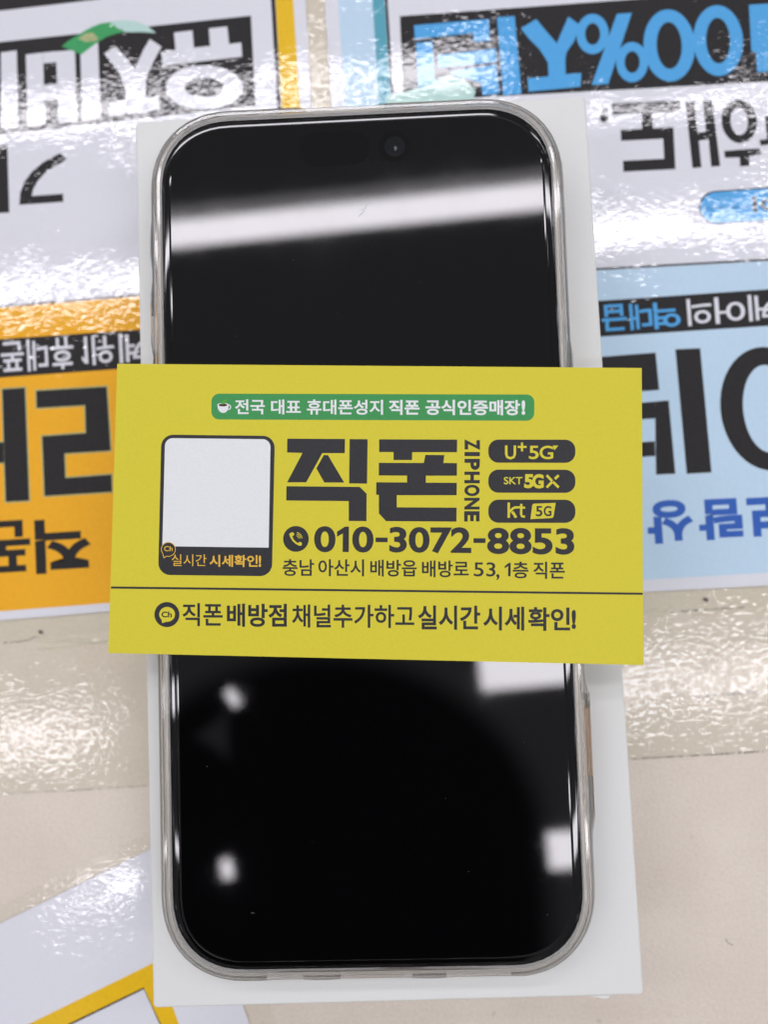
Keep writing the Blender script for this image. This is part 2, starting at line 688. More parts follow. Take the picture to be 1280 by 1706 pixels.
# box-shaped syllable with its stem
L.poly(c5([(97, 208), (162, 200), (166, 324), (216, 318), (212, 196), (284, 190), (294, 462), (222, 468), (219, 376), (168, 380), (172, 474), (104, 480)]))
L.poly(c5([(163, 200), (213, 195), (214, 236), (164, 242)]))
L.poly(c5([(2, 200), (62, 192), (70, 486), (4, 492)]))
L.poly([(-60, 95), (-8, 89), (-6, 218), (-58, 224)])
L.build('lettering', M['l_white'], band)
# curling banknote printed over the band
nt = ink(ZI + 0.03)
c6 = lambda p: [(x / 5.3333 + 60, y / 5.3333 + 30) for x, y in p]
nt.poly(c6([(225, 252), (290, 200), (395, 135), (480, 85), (570, 48), (650, 36), (735, 45), (700, 75), (790, 125), (700, 140), (620, 170), (545, 215), (470, 270), (400, 325)]))
note = nt.build('printed_banknote', M['l_green'], pt)
ink(ZI + 0.036).poly(c6([(650, 34), (760, 18), (880, 28), (985, 68), (1065, 135), (960, 125), (790, 125), (720, 75)])).build('pale_end', M['l_mint'], note)
ink(ZI + 0.036).poly(c6([(370, 185), (430, 140), (500, 128), (555, 180), (530, 205), (440, 212)])).build('portrait', M['l_khaki'], note)
# lettering on white
L = ink()
L.text('가', flip_q(-30, 240, 112, 352, -0.07, 0.03), 0.022)
L.build('lettering', M['l_black'], pt)
# orange block
blk = ink().poly([(-420, 547), (0, 513), (228, 494), (548, 466), (552, 975), (183, 1004.5), (0, 1018.5), (-420, 1051)]).build('orange_panel', M['l_orange'], pt)
ink().poly([(-420, 542.5), (0, 509), (228, 490.2), (548, 462), (548, 465.6), (228, 493.6), (0, 512.6), (-420, 546.6)]).build('rule_line', M['l_black'], pt)
b2 = ink(ZI + .006).poly([(-420, 597), (0, 565), (228, 549.5), (548, 525), (551, 590), (195, 615), (0, 629), (-420, 661)]).build('black_band', M['l_black'], pt)
L = ink(ZI + .012)
L.text('휴대폰', flip_q(1, 565, 122, 618, -0.075, 0.05), 0.012)
L.text('위', flip_q(153, 558, 190, 607, -0.075, 0.05), 0.012)
L.poly([(139, 561), (144, 560.6), (147, 605.5), (142, 606), (136.5, 600), (136.2, 593), (141, 597.5)])
L.text('계', flip_q(198, 554, 245, 604, -0.075, 0.05), 0.012)
L.text('성지', flip_q(-92, 570, -10, 622, -0.075, 0.05), 0.012)
L.build('lettering', M['l_white'], b2)
c8 = lambda p: [(x / 2.51, y / 2.51 + 420) for x, y in p]
big = [c8([(150, 580), (445, 563), (462, 830), (268, 842), (272, 945), (465, 930), (468, 1002), (185, 1020), (175, 770), (358, 757), (355, 640), (152, 652)]),
       [(3, 648.5), (41, 646), (48, 834), (9, 836)],
       c8([(-60, 800), (14, 795), (16, 880), (-58, 885)]),
       [(-75, 652), (-38, 650), (-32, 838), (-69, 841)]]
hl = ink(ZI + .003)


def grow(pts, d):
    c = bpy.data.curves.new('outline', 'CURVE')
    c.dimensions = '2D'
    c.fill_mode = 'BOTH'
    out = []
    n = len(pts)
    a = sum(pts[i - 1][0] * pts[i][1] - pts[i][0] * pts[i - 1][1] for i in range(n))
    sgn = 1 if a > 0 else -1
    for i in range(n):
        p0, p1, p2 = Vector(pts[i - 1]), Vector(pts[i]), Vector(pts[(i + 1) % n])
        e1, e2 = (p1 - p0).normalized(), (p2 - p1).normalized()
        n1, n2 = Vector((e1.y, -e1.x)) * sgn, Vector((e2.y, -e2.x)) * sgn
        b = (n1 + n2)
        out.append((p1 + b * (d / max(0.35, b.length_squared / 2)))[:])
    bpy.data.curves.remove(c)
    return out


for pz in big:
    hl.poly(grow(pz, 2.0))
hl.build('letter_outline', M['l_khaki'], blk)
L = ink(ZI + .02)
for pz in big:
    L.poly(pz)
L.text('직', flip_q(58, 864, 151, 954, -0.06, 0.04), 0.035)
L.text('폰', flip_q(-45, 868, 50, 954, -0.06, 0.04), 0.022)
L.build('lettering', M['l_black'], blk)

# ------------------------------------------------------------------ blue poster (right, upside down)
pb = thing('poster', at(1130, 500, 0), 'pale blue and white poster with bright blue lettering, upside down, right of the box', 'poster')
slab('paper', [at(x, y, ZP) for x, y in ((516, -430), (1800, -430), (1800, 942), (1280, 975.5), (1116, 984), (700, 1008), (595, 1008), (560, 300), (541, 0))], 0.15, M['l_white'], pb)
lam = ink(0.42)
lam.poly([(600, 1010), (700, 1010), (1116, 986), (1280, 977.5), (1800, 944), (1800, 980), (1280, 1012), (1075, 1024), (600, 1052)])
lam.build('laminate_margin', M['film'], pb)
ink().poly([(540, -430), (596, -430), (620, 0), (640, 300), (584, 300), (563, 0)]).build('pale_stripe', M['l_pale'], pb)
ink().poly([(596.4, -430), (617, -430), (641, 0), (660, 300), (640.4, 300), (620.4, 0)]).build('border_stripe', M['l_teal'], pb)
ink().poly([(617.4, -430), (622, -430), (646, 0), (665, 300), (660.4, 300), (641.4, 0)]).build('border_line', M['l_black'], pb)
bandb = ink().poly([(666.5, 27), (1038, 0), (1800, -52), (1800, 107), (1280, 136), (840, 160), (672, 169)]).build('black_band', M['l_black'], pb)
L = ink(ZI + .006)
c6b = lambda p: [(x / 1.7297 + 540, y / 1.7297) for x, y in p]
# digits: one stem and two rings
L.poly(c6b([(1226, 14), (1290, 10), (1300, 205), (1250, 208), (1246, 150), (1233, 148)]))
L.ring((1137 / 1.7297 + 540, 117 / 1.7297), 41.5, 59, 20, 38, shear=0.03)
L.ring((996 / 1.7297 + 540, 131 / 1.7297), 43, 60, 21, 39, shear=0.03)
# percent sign
L.ring((775 / 1.7297 + 540, 98 / 1.7297), 27, 33.5, 12.5, 18)
L.ring((889 / 1.7297 + 540, 179 / 1.7297), 26.5, 33.5, 12.5, 18)
L.poly(c6b([(845, 40), (888, 37), (820, 242), (772, 245)]))
# forked syllable with its stem
L.poly(c6b([(568, 82), (612, 55), (650, 100), (672, 125), (682, 100), (705, 48), (738, 72), (722, 118), (700, 150), (696, 170), (697, 214), (742, 210), (740, 250), (590, 264), (588, 226), (648, 220), (646, 180), (622, 142), (592, 112)]))
L.poly(c6b([(499, 50), (550, 46), (570, 270), (517, 275)]))
# last syllable, half lost in the glare
c64 = lambda p: [(x / 5.818 + 640, y / 5.818) for x, y in p]
L.poly(c64([(292, 245), (1018, 185), (1028, 395), (870, 405), (860, 320), (500, 358), (300, 380)]))
L.poly(c64([(310, 415), (470, 402), (500, 860), (335, 880)]))
L.poly(c64([(520, 535), (1085, 470), (1095, 600), (530, 660)]))
L.poly(c64([(640, 690), (1090, 625), (1120, 905), (960, 925), (940, 800), (800, 760), (700, 740)]))
L.build('lettering', M['l_cyan'], bandb)
# green banknote at the edge of the band
nb = ink(ZI + .05).poly(c64([(20, 925), (200, 892), (330, 850), (450, 800), (560, 752), (650, 735), (740, 755), (830, 810), (890, 880), (860, 985), (20, 1060)])).build('printed_banknote', M['l_mint'], pb)
# lettering on white
L = ink()
L.text('도', flip_q(1023, 170, 1137, 284, -0.05, 0.05), 0.028)
L.text(',', flip_q(1000, 179, 1014, 205, -0.05, 0.05), 0.02)
# the syllable right of it: two stems joined, a ring under a bar and tick
cz = lambda p: [(x / 6.321 + 1140, y / 6.321 + 130) for x, y in p]
L.poly(cz([(18, 250), (108, 243), (145, 575), (235, 565), (203, 245), (300, 238), (385, 925), (290, 935), (262, 645), (160, 660), (188, 940), (92, 950)]))
L.ring((585 / 6.321 + 1140, 455 / 6.321 + 130), 29.5, 36.5, 14.5, 23, shear=0.05)
L.poly(cz([(425, 768), (800, 738), (815, 805), (690, 820), (695, 925), (595, 930), (588, 835), (435, 840)]))
L.poly(cz([(800, 650), (900, 640), (905, 700), (812, 712)]))
L.poly(cz([(855, 400), (960, 390), (985, 630), (880, 640)]))
L.build('lettering', M['l_black'], pb)
# pale blue pill with a dark rim
ink().rrect([(1164, 320), (1420, 302), (1424, 361), (1166, 375)], 28).build('pill_rim', M['l_black'], pb)
pill = ink(ZI + .006).rrect([(1166.5, 322), (1420, 304), (1424, 358.5), (1168.5, 372.5)], 26.5).build('blue_pill', M['l_cyan'], pb)
L = ink(ZI + .012)
L.text('이', flip_q(1255, 326, 1294, 352, -0.06, 0.05), 0.03)
L.build('lettering', M['l_black'], pill)
# pale blue block
ink().poly([(576, 471), (998, 446.6), (1280, 431), (1800, 403), (1800, 407), (1280, 434.5), (998, 450), (576, 474.6)]).build('rule_line', M['l_black'], pb)
blkb = ink().poly([(576, 475), (998, 450.4), (1280, 434.9), (1800, 407.4), (1800, 921), (1280, 954), (1072, 966), (600, 990)]).build('pale_blue_panel', M['l_pale'], pb)
bb = ink(ZI + .006).poly([(580, 527), (1002, 501), (1280, 482), (1800, 448), (1800, 510), (1280, 543), (1007, 560.5), (585, 590)]).build('black_band', M['l_black'], pb)
L = ink(ZI + .012)
L.text('역', flip_q(1090, 503, 1134, 547, -0.07, 0.08), 0.018)
L.text('대', flip_q(1050, 505, 1087, 549, -0.07, 0.08), 0.018)
L.text('급', flip_q(1003, 507, 1045, 551, -0.07, 0.08), 0.018)
L.build('lettering', M['l_cyan'], bb)
L = ink(ZI + .012)
L.text('의', flip_q(1146, 497, 1187, 542, -0.065, 0.08), 0.012)
L.text('어', flip_q(1192, 494, 1242, 538, -0.065, 0.08), 0.012)
L.text('케', flip_q(1248, 490, 1294, 534, -0.065, 0.08), 0.012)
L.build('lettering', M['l_white'], bb)
L = ink(ZI + .012)
L.poly([(1126, 582), (1167.5, 580), (1186.5, 787), (1145, 789.5)])
L.ring((1280, 681), 79, 103, 41, 73, shear=0.07)
c7 = lambda p: [(x / 2.6647 + 940, y / 2.6647 + 420) for x, y in p]
L.poly(c7([(130, 468), (408, 446), (424, 612), (130, 632)]))
L.poly(c7([(405, 664), (466, 658), (496, 984), (410, 988)]))
L.poly(c7([(200, 680), (404.5, 664), (407, 738), (204, 752)]))
L.poly(c7([(210, 852), (404.5, 840), (407, 905), (213, 918)]))
L.build('lettering', M['l_black'], blkb)
L = ink(ZI + .012)
L.text('상', flip_q(1079, 833, 1156, 905, -0.05, 0.07), 0.04)
L.text('람', flip_q(1165, 831, 1238, 899, -0.05, 0.07), 0.04)
L.text('보', flip_q(1246, 828, 1322, 893, -0.05, 0.07), 0.04)
L.build('small_lettering', M['l_blue'], blkb)

# ------------------------------------------------------------------ tilted laminated sheet (bottom left)
ps = thing('laminated_sheet', at(150, 1600, 0), 'tilted white laminated sheet with a yellow frame line under the lower left box corner', 'sheet')
slab('paper', [at(x, y, 0.5) for x, y in ((-400, 1736), (0, 1538.5), (246, 1417), (300, 1390.5), (405.6, 1679), (450, 1800), (-400, 2200))], 0.15, M['l_white'], ps)
ink(0.46).poly([(-400, 1706), (0, 1508), (246, 1386), (330, 1345), (460, 1700), (475, 1760), (451, 1790), (407, 1677.5), (301, 1388.5), (246, 1415.5), (0, 1537), (-400, 1734.5)]).build('laminate_margin', M['film'], ps)
yo = [(-20, 1739), (250, 1606.6), (258, 1603), (289, 1681), (330, 1800)]
yi = [(293, 1785), (267, 1706), (239.5, 1646), (117, 1706), (-20, 1773)]
Y = ink(0.504)
Y.poly([yo[0], yo[1], yo[2], yi[2], yi[3], yi[4]])
Y.poly([yo[2], yo[3], yo[4], yi[0], yi[1], yi[2]])
Y.build('yellow_frame', M['l_yellow'], ps)
Y = ink(0.507)
Y.path([(-20, 1773), (117, 1706), (239.3, 1646.5), (267, 1706), (293, 1785)], 3.2)
Y.build('frame_line', M['l_black'], ps)

# ------------------------------------------------------------------ flat white box
ZB = ZCARD - 11.0
bx = thing('flat_box', at(650, 930, 0), 'flat white cardboard box lying under the phone', 'box')
bc = [at(*p, ZB) for p in ((225, 202), (976, 159.5), (1074, 1658), (254.7, 1680))]


def lid(corners, ztop, zbot, r, n=4):
    """box with softly folded top edges and corners"""
    C = [Vector((p.x, p.y)) for p in corners]
    cen = sum(C, Vector((0, 0))) / 4
    rings = []
    prof = [(r, 0.0)] + [(r - r * math.sin(math.pi / 2 * i / n), -r + r * math.cos(math.pi / 2 * i / n)) for i in range(1, n + 1)] + [(0.0, zbot - ztop)]

    def outline(ins):
        out = []
        rc = 0.7
        for i in range(4):
            p, a, b = C[i], C[i - 1], C[(i + 1) % 4]
            da, db = (a - p).normalized(), (b - p).normalized()
            c = p + (da + db) * rc
            for k in range(6):
                t = math.pi / 2 * k / 5
                rr = rc - ins
                out.append(c - db * rr * math.cos(t) - da * rr * math.sin(t))
        return out
    vs, fs = [], []
    for ins, dz in prof:
        rings.append(len(vs))
        vs += [(p.x, p.y, ztop + dz) for p in outline(ins)]
    m = 24
    fs.append(tuple(range(m)))
    for j in range(len(prof) - 1):
        a, b = rings[j], rings[j + 1]
        fs += [(a + i, b + i, b + (i + 1) % m, a + (i + 1) % m) for i in range(m)]
    fs.append(tuple(range(rings[-1] + m - 1, rings[-1] - 1, -1)))
    return vs, fs


bz = ZB - 17.5
vs, fs = lid(bc, ZB, bz, 0.45)
o = mesh('lid', vs, fs, M['box'], bx)
bb2 = [at(*p, ZB) for p in ((228, 205), (973, 162.5), (1070.5, 1654.5), (258, 1676.5))]
vs, fs = lid(bb2, bz + 0.2, 0.62, 0.3)
mesh('tray', vs, fs, M['box'], bx)
tabp = [at(x, y, ZB - 0.4) for x, y in ((985, 1659), (1017, 1658), (1015, 1662.5), (1006, 1664), (996, 1661.5))]
slab('pull_tab', tabp, 0.12, M['box'], bx)


# ------------------------------------------------------------------ smartphone in a clear case
HW, HH, RC = 34.2, 72.77, 12.3      # visible black glass, mm
sp = thing('smartphone', ph(0, 0, -10.8), 'black screened smartphone in a clear case lying on the white box', 'smartphone')


def rr(d, n=12, hw=HW, hh=HH, rc=RC, cx=0.0, cy=0.0):
    r = max(rc + d, 0.05)
    hw, hh = hw + d, hh + d
    out = []
    for (sx_, sy_, a0) in ((1, 1, 0), (-1, 1, 90), (-1, -1, 180), (1, -1, 270)):
        for k in range(n + 1):
            t = math.radians(a0 + 90.0 * k / n)
            # slightly squarer than a circle, like a continuous corner
            c_, s_ = math.cos(t), math.sin(t)
            e = 2 / 2.25
            out.append((cx + sx_ * (hw - r) + r * math.copysign(abs(c_) ** e, c_), cy + sy_ * (hh - r) + r * math.copysign(abs(s_) ** e, s_)))
    return out


def dense(loop, step=2.2):
    """subdivide the long straight runs so that local bulges can be shaped"""
    out = []
    for i in range(len(loop)):
        a, b = Vector(loop[i]), Vector(loop[(i + 1) % len(loop)])
        k = max(1, int((b - a).length / step))
        out += [(a + (b - a) * j / k)[:] for j in range(k)]
    return out


def sweep(prof, cap0=False, cap1=False, warp=None, n=12):
    """prof: (outward offset, height) pairs swept round the phone outline"""
    base = dense(rr(0, n))
    m = len(base)
    nrm = []
    for i in range(m):
        t = (Vector(base[(i + 1) % m]) - Vector(base[i - 1])).normalized()
        nrm.append(Vector((t.y, -t.x)))
    vs, fs = [], []
    for d, h in prof:
        for i in range(m):
            dd, hh_ = (d, h) if warp is None else warp(d, h, base[i], nrm[i])
            p = Vector(base[i]) + nrm[i] * dd
            vs.append(ph(p.x, p.y, hh_))
    for j in range(len(prof) - 1):
        fs += [(j * m + i, (j + 1) * m + i, (j + 1) * m + (i + 1) % m, j * m + (i + 1) % m) for i in range(m)]
    if cap0:
        fs.append(tuple(range(m)))
    if cap1:
        fs.append(tuple(range((len(prof) - 1) * m + m - 1, (len(prof) - 1) * m - 1, -1)))
    return vs, fs


def smooth_angle(o, ang=35):
    for p in o.data.polygons:
        p.use_smooth = True
    bm = bmesh.new()
    bm.from_mesh(o.data)
    bmesh.ops.recalc_face_normals(bm, faces=bm.faces[:])
    caps = {f for f in bm.faces if len(f.verts) == 3}          # flat top and bottom stay flat
    for e in bm.edges:
        if len(e.link_faces) == 2 and (e.calc_face_angle(0) > math.radians(ang) or (any(f in caps for f in e.link_faces) and not all(f in caps for f in e.link_faces))):
            e.smooth = False
    for f in caps:
        f.smooth = False
    bm.to_mesh(o.data)
    bm.free()


# aluminium body
vs, fs = sweep([(0.55, -1.35), (1.0, -1.45), (1.35, -1.8), (1.5, -2.6), (1.5, -8.2), (1.2, -9.1), (0.6, -9.5)], True, True)
smooth_angle(mesh('frame', vs, fs, M['metal'], sp))
# display glass, its edge rolled over
vs, fs = sweep([(-1.2, -1.08), (-0.5, -1.1), (0.1, -1.17), (0.38, -1.34), (0.42, -1.6)], True, True)
scr = mesh('screen', vs, fs, M['glass'], sp)
smooth_angle(scr, 50)
# tempered protector, inset, with a ground edge
vs, fs = sweep([(-1.62, -0.72), (-1.40, -0.76), (-1.24, -0.86), (-1.15, -1.06)], True, True)
prot = mesh('screen_protector', vs, fs, M['glass'], sp)
smooth_angle(prot, 15)
# camera and sensor under the glass
def spot(name, px, py, rx_, ry_, h, mat, par):
    k = Ink(att, h)
    k.disc((px, py), rx_, ry_)
    return k.build(name, mat, par)


fc = spot('front_camera', 657, 243, 26, 26, -0.705, M['island'], sp)
spot('lens', 658, 244, 17, 17, -0.700, M['lens'], fc)
spot('lens_core', 659, 247, 2.6, 4, -0.695, M['spark'], fc)
k = Ink(att, -0.705)
k.rrect([(497, 222), (616, 217), (617, 272), (499, 277)], 26)
k.build('face_sensor', M['island'], sp)


# clear case: ring profile with button cover, mic notch and port openings
def ss(a, b, x):
    t = min(1, max(0, (x - a) / (b - a)))
    return t * t * (3 - 2 * t)


def win(a, b, x, s=1.2):
    return ss(a - s, a + s, x) * (1 - ss(b - s, b + s, x))


BTN_R = (-26.5, -52.0)


def warp(d, h, p, n):
    x, y = p
    up = ss(1.2, 2.3, d)
    dd = d
    if n.x > 0.9:                                   # right flank: long raised button cover
        dd += up * 0.55 * win(-51, -27.5, y, 1.6)
        dd -= up * 0.22 * win(-27, -14, y, .5)
        dd += up * 0.25 * win(14, 30, y, .8)
    if n.x < -0.9:                                  # left flank: two short covers
        dd += up * 0.35 * win(18, 29, y, .7) + up * 0.35 * win(32, 43, y, .7) + up * .3 * win(48, 54, y, .6)
    if n.y < -0.9:                                  # foot: port and speaker openings
        for a, b in ((-19, -12.5), (-6.6, 5.8), (12, 23)):
            dd -= up * 0.22 * win(a, b, x, .35)
    if n.y > 0.9:                                   # head: shallow flat
        dd -= up * 0.35 * win(-9.5, 5.0, x, .4)
    return dd, h


cp = [(0.02, -1.0), (0.07, -0.40), (0.18, -0.20), (0.62, -0.14), (0.72, -0.42), (1.18, -0.44), (1.36, -0.62), (1.85, -0.95), (2.25, -1.8), (2.5, -3.2), (2.58, -5.2), (2.5, -7.6), (2.1, -9.4), (1.4, -10.4), (0.5, -10.75),
      (0.45, -9.6), (1.25, -9.2), (1.56, -8.3), (1.56, -2.5), (1.4, -1.7), (1.1, -1.3), (0.6, -1.22), (0.15, -1.14), (0.02, -1.0)]
vs, fs = sweep(cp[:-1], warp=warp)
m_ = len(vs) // (len(cp) - 1)
last = (len(cp) - 2) * m_
fs += [(last + i, i, (i + 1) % m_, last + (i + 1) % m_) for i in range(m_)]
case = mesh('clear_case', vs, fs, M['case'], sp)
smooth_angle(case, 24)


def pad(name, x0, x1, y0, y1, h0, h1, mat, par):
    vs = [ph(x, y, h) for h in (h0, h1) for x, y in ((x0, y0), (x1, y0), (x1, y1), (x0, y1))]
    fs = [(3, 2, 1, 0), (4, 5, 6, 7), (0, 1, 5, 4), (1, 2, 6, 5), (2, 3, 7, 6), (3, 0, 4, 7)]
    o = mesh(name, vs, fs, mat, par)
    bm = bmesh.new()
    bm.from_mesh(o.data)
    bmesh.ops.recalc_face_normals(bm, faces=bm.faces[:])
    bmesh.ops.bevel(bm, geom=bm.edges[:], offset=0.12 * MM, segments=2, affect='EDGES')
    bm.to_mesh(o.data)
    bm.free()
    return o


pad('side_button', 35.85, 36.35, -43.0, -31.5, -7.6, -3.6, M['tan'], sp)
pad('side_button', 36.6, 37.05, -43.0, -31.5, -7.6, -4.0, M['tan'], sp)
pad('button_rib', 36.38, 36.57, -50.5, -30.5, -7.2, -3.4, M['frost'], sp)
pad('button_rib', 35.8, 36.4, -29.0, -13.5, -7.2, -3.0, M['frost'], sp)
pad('button_rib', 36.7, 36.95, -50.5, -43.6, -7.2, -3.6, M['frost'], sp)
for y0, y1 in ((19.5, 30.0), (32.6, 38.8)):
    pad('button_rib', -36.5, -35.85, y0, y1, -7.2, -3.2, M['frost'], sp)
for x0, x1 in ((-18.8, -12.7), (-6.4, 5.6), (11.2, 22.0)):
    pad('port_opening', x0, x1, -75.1, -74.3, -7.4, -2.1, M['frost'], sp)
pad('charging_port', -4.4, 4.4, -74.62, -74.40, -5.5, -2.04, M['gilt'], sp)
pad('mic_opening', -8.5, 5.5, 74.3, 74.95, -7.4, -2.1, M['frost'], sp)

# dust and short fibres on the glass
dk = Ink(att, -0.66)
for x, y, r_ in ((345, 1277, .9), (603, 349, .8), (489, 433, .9), (873, 1237, .7), (420, 1522, .8), (781, 1452, .7), (913, 1524, .8), (905, 255, .8), (563, 520, .6), (700, 470, .6), (392, 560, .6), (742, 1330, .6), (520, 1402, .6)):
    dk.disc((x, y), r_, r_ * .7, 8)
dk.path([(418, 1521), (421, 1520), (424, 1522)], .8)
dk.path([(903, 250), (905, 256)], .8)
dk.path([(612, 338), (606, 352), (598, 360)], .28)
du = dk.build('dust', M['dustm'], sp)
du['kind'] = 'stuff'

# ------------------------------------------------------------------ business card
cq = [(195, 606), (1070, 613), (1073, 1108), (180, 1088)]
bcard = thing('business_card', att(628, 850, -0.4), 'yellow business card with black and green Korean print lying across the phone', 'business card')
slab('card_stock', [att(x, y, 0) for x, y in cq], 0.36, M['card'], bcard, PN)


def ci(h=0.006):
    return Ink(att, h)


# green banner
bn = ci().rrect([(352.3, 655.8), (891, 657.3), (890.6, 701), (352, 698.8)], 13).build('green_banner', M['green'], bcard)
L = ci(.012)
L.text('전국', box_q(391.4, 665.1, 441.3, 690.3, .004), .022)
L.text('대표', box_q(451.5, 665.5, 501.4, 690.4, .004), .022)
L.text('휴대폰성지', box_q(511.3, 665.4, 638.4, 690.6, .004), .022)
L.text('직폰', box_q(648, 666, 699.4, 691.2, .004), .03)
L.text('공식인증매장', box_q(709, 665.8, 867, 691.4, .004), .03)
L.text('!', box_q(869.5, 667, 875.6, 691.2, .004), .05)
L.build('lettering', M['white'], bn)
c77 = lambda x, y: (x / 4.571 + 345, y / 4.571 + 645)
L = ci(.012)
L.ring(c77(164, 152), 4.0, 4.6, 2.4, 3.0)
L.poly([c77(*p) for p in ((78, 132), (90, 124), (122, 121), (152, 124), (163, 132), (163, 150), (158, 172), (144, 190), (126, 197), (108, 194), (92, 182), (82, 164))])
cup = L.build('coffee_cup', M['white'], bn)
ci(.022).disc(c77(120, 136), 7.2, 2.4).build('coffee', M['coffee'], cup)
ci(.026).poly([c77(*p) for p in ((108, 132), (112, 110), (128, 96), (154, 88), (148, 106), (136, 122), (122, 130))]).build('sprout', M['leaf'], cup)

# black panel with a blank white field
qp = ci().rrect([(268.6, 724), (458, 726.3), (453, 960), (263.2, 957.8)], 20).build('code_panel', M['ink'], bcard)
ci(.012).rrect([(274.8, 729.8), (450.8, 731.8), (447.6, 912.4), (270.2, 910)], 13, (1, 1, 0, 0)).build('white_field', M['white'], qp)
L = ci(.012)
L.text('실시간', box_q(285.6, 923.3, 344, 943, .006), .0)
L.text('시세확인', box_q(348.7, 924.2, 429.5, 944.2, .006), .022)
L.text('!', box_q(431, 925.5, 435, 944.6, 0), .04)
L.build('lettering', M['gold'], qp)
L = ci(.018)
L.disc((280.3, 915.2), 12.2)
L.poly([(270, 921), (279, 926), (272.6, 930.4)])
bub = L.build('speech_bubble', M['gold'], qp)
L = ci(.026)
L.disc((280.3, 915.2), 11.1)
L.poly([(271, 921), (278, 925), (273.4, 928.6)])
bu2 = L.build('bubble_fill', M['ink'], bub)
ci(.036).text('Ch', box_q(273.2, 909.7, 287.2, 918.4), .012).build('bubble_lettering', M['gold'], bub)

# big title
T = ci()
g1 = lambda p: [(x / 7.111 + 460, y / 7.111 + 715) for x, y in p]
g2 = lambda p: [(x / 6.737 + 620, y / 6.737 + 715) for x, y in p]
T.poly(g1([(132, 112), (818, 116), (815, 284), (548, 284), (357, 630), (130, 630), (314, 282), (130, 276)]))
T.poly(g1([(565, 307), (616, 308), (808, 632), (572, 632), (478, 465)]))
T.poly(g1([(872, 118), (1086, 119), (1079, 645), (866, 643)]))
T.poly(g1([(123, 676), (992, 684), (1074, 765), (1072, 1089), (862, 1087), (862, 852), (120, 845)]))
T.poly(g2([(80, 114), (957, 117), (955, 258), (452, 258), (450, 346), (242, 346), (242, 257), (80, 256)]))
T.poly(g2([(600, 289), (814, 291), (802, 379), (955, 381), (954, 522), (606, 522), (605, 600), (953, 602), (951, 741), (278, 741), (278, 877), (951, 881), (949, 1037), (158, 1032), (77, 945), (77, 738), (47, 735), (48, 596), (392, 598), (394, 521), (76, 519), (77, 378), (582, 379)]))
T.build('title_lettering', M['ink'], bcard)
T = ci()
for ch, y0, y1 in (('Z', 731.8, 749.8), ('I', 753, 760), ('P', 764.3, 782.9), ('H', 785.7, 805.2), ('O', 807.5, 826.6), ('N', 829.3, 848.9), ('E', 851.6, 868.9)):
    xr, xl = 800.1 - (y0 - 731) * .006, 774.5 - (y0 - 731) * .006
    T.text(ch, [(xr, y0), (xr, y1), (xl, y1), (xl, y0)], .045 if ch != 'I' else .03)
T.build('side_lettering', M['ink'], bcard)

# carrier badges
g3 = lambda x, y: (x / 6.095 + 760, y / 6.095 + 715)


def bq(x0, y0, x1, y1):
    return [g3(x0, y0), g3(x1, y0), g3(x1, y1), g3(x0, y1)]


def badge(y0, y1):
    a, b = g3(330, y0), g3(1215, y1)
    return ci().rrect([(a[0], a[1]), (b[0], a[1] + .3), (b[0] - .2, b[1] + .3), (a[0] - .2, b[1])], 17).build('badge', M['ink'], bcard)


B1 = badge(105, 340)
L = ci(.012)
L.path([g3(512, 165), g3(512, 255), g3(522, 283), g3(555, 296), (g3(588, 283)), g3(599, 255), g3(599, 165)], 4.2)
L.bar(g3(628, 180), g3(718, 180), 3.6)
L.bar(g3(672, 135), g3(672, 225), 3.6)
L.text('5', bq(742, 168, 842, 305), .015)
L.text('G', bq(850, 168, 990, 305), .015)
L.poly([g3(*p) for p in ((985, 166), (1043, 166), (1000, 214))])
L.build('lettering', M['card'], B1)
B2 = badge(410, 645)
L = ci(.012)
L.text('SKT', bq(487, 485, 675, 560), .015)
L.text('5', bq(693, 456, 790, 600), .045)
L.text('G', bq(775, 456, 893, 602), .045)
L.bar(g3(922, 468), g3(980, 528), 4.2)
L.bar(g3(1045, 468), g3(1006, 505), 4.2)
L.bar(g3(922, 592), g3(980, 534), 4.2)
L.bar(g3(988, 536), g3(1045, 592), 4.2)
L.build('lettering', M['card'], B2)
B3 = badge(715, 950)
L = ci(.012)
L.bar(g3(537, 745), g3(537, 900), 4.2)
L.path([g3(548, 840), g3(575, 808), g3(600, 795), g3(652, 793)], 3.8)
L.path([g3(572, 838), g3(590, 862), g3(612, 898)], 4.4)
L.path([g3(665, 758), g3(663, 865), g3(672, 885), g3(702, 888)], 4.0)
L.bar(g3(650, 797), g3(704, 797), 3.6)
L.rrect([g3(778, 757), g3(1015, 748), g3(990, 902), g3(757, 914)], 3.2, (1, 0, 1, 0))
L.build('lettering', M['card'], B3)
L = ci(.040)
L.text('5', bq(812, 780, 880, 886), .02)
L.text('G', bq(892, 780, 972, 884), .02)
L.build('dark_lettering', M['ink'], B3)

# phone number
NL = ci()
NL.text('0', [(523.4, 876.3), (559.2, 876.6), (559.2, 920.3), (523.4, 920)], .03)
NL.poly([(c_[0] / 4.923 + 460, c_[1] / 4.923 + 870) for c_ in ((500, 78), (566, 36), (599, 36), (597, 245), (546, 244), (548, 92), (500, 120))])
NL.text('0', [(587, 877), (622.6, 877.2), (622.6, 920.9), (587, 920.5)], .03)
NL.bar((626, 899.3), (646, 899.5), 7.6)
NL.text('3072', [(648.8, 877.6), (785.6, 878.4), (785.6, 922.4), (648.8, 921)], .03)
NL.bar((789.3, 900.5), (809.4, 900.7), 7.8)
NL.text('8853', [(812, 879), (957.6, 880), (957.6, 924.4), (812, 923)], .03)
NL.build('number_lettering', M['ink'], bcard)
g5 = lambda x, y: (x / 4.923 + 460, y / 4.923 + 870)
ic = ci().disc(g5(163, 137), 21.5).build('phone_icon', M['ink'], bcard)
L = ci(.012)
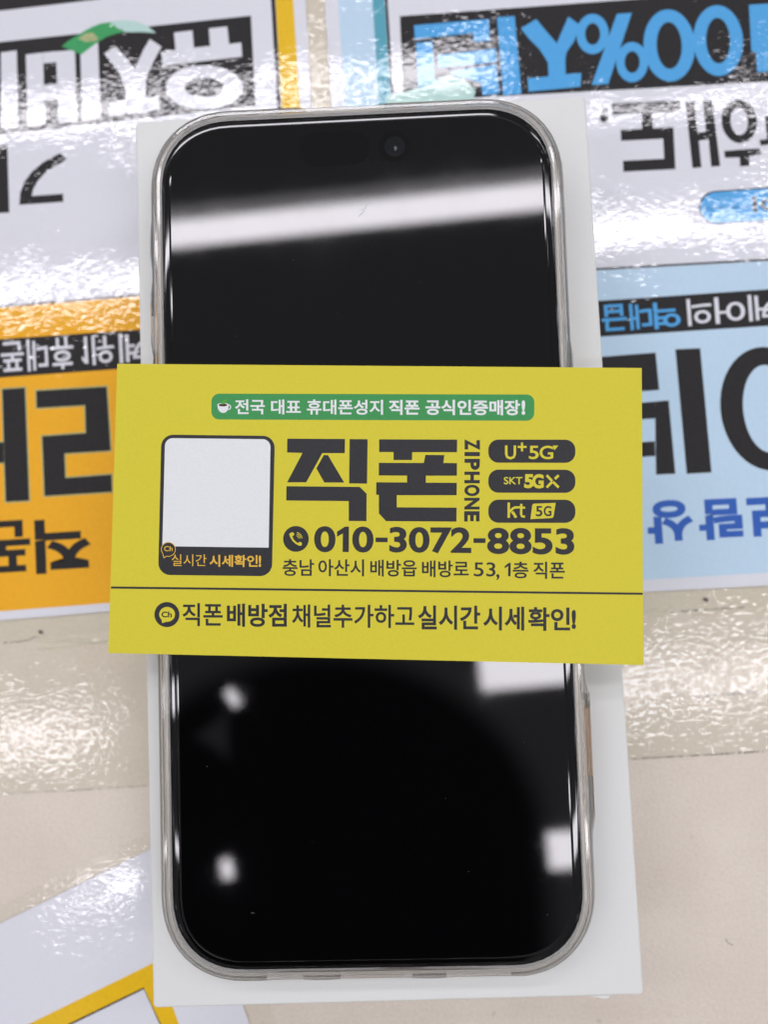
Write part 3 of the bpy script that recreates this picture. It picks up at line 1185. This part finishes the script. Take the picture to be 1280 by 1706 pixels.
L.path([g5(118, 92), g5(125, 120), g5(140, 148), g5(165, 172), g5(190, 184), g5(208, 180)], [5.0, 3.6, 3.0, 3.0, 3.6, 5.0])
L.disc(g5(131, 98), 3.6, 3.0)
L.disc(g5(196, 177), 3.4, 3.0)
for r_ in (5.2, 8.0, 10.6):
    L.ring(g5(164, 134), r_, r_, r_ - 1.2, r_ - 1.2, -82, -2, 14)
L.build('handset', M['card'], ic)

# address
A = ci()
for w, x0, x1, y0, y1, b in (('충남', 470.8, 523.4, 931.5, 959.4, .017), ('아산시', 530.5, 606.7, 931.5, 959.8, .017), ('배방읍', 617, 694.6, 932.4, 960.4, .017),
                             ('배방로', 703.3, 781.4, 933.6, 961.6, .017), ('53', 789.7, 826, 936.7, 960.4, .008), (',', 827.2, 832.6, 956.5, 966.3, .012),
                             ('층', 854.8, 881.1, 935.6, 963.4, .017), ('직폰', 889.2, 941.7, 935.8, 964.3, .017)):
    A.text(w, box_q(x0, y0, x1, y1, .005), b)
A.poly([(c_[0] / 4.571 + 700, c_[1] / 4.571 + 870) for c_ in ((646, 335), (676, 310), (692, 310), (691, 412), (672, 412), (673, 334), (646, 352))])
A.build('address_lettering', M['ink'], bcard)
ci().poly([(184.6, 977), (1071.6, 987.4), (1071.6, 991), (184.4, 980.6)]).build('divider_line', M['ink'], bcard)

# channel line
A = ci()
for w, x0, x1, y0, y1, b in (('직폰', 303.6, 371, 1004.6, 1043, .017), ('배방점', 377.9, 477.9, 1005.4, 1044.2, .026), ('채널추가하고', 486.4, 690.5, 1007, 1045.6, .017),
                             ('실시간', 696.6, 800.6, 1008.6, 1049, .024), ('시세', 805.4, 873.9, 1010.5, 1050.2, .024), ('확인', 880.5, 950.5, 1011.5, 1050.8, .024), ('!', 953, 960.3, 1016, 1048, .05)):
    A.text(w, box_q(x0, y0, x1, y1, .004), b)
A.build('channel_lettering', M['ink'], bcard)
ic = ci().disc((277.9, 1023.9), 20.9).build('channel_icon', M['ink'], bcard)
L = ci(.012)
L.disc((278.2, 1023.5), 13.2, 12.4)
L.poly([(268.5, 1030), (281, 1034.5), (269.8, 1038.2)])
bub = L.build('speech_bubble', M['card'], ic)
ci(.024).text('Ch', box_q(268.8, 1018.8, 286, 1028.7), .03).build('bubble_lettering', M['ink'], ic)

# ------------------------------------------------------------------ stray hair on the table
hp = [at(x / 2.35 + 940, y / 2.35 + 980, 0.06) for x, y in ((634, 1372), (637, 1380), (644, 1388), (653, 1394), (663, 1398))]
hr = tube('hair_strand', hp, 0.05, M['hair'])
hr['label'] = 'short dark curved hair on the bare tabletop right of the white box'
hr['category'] = 'hair'
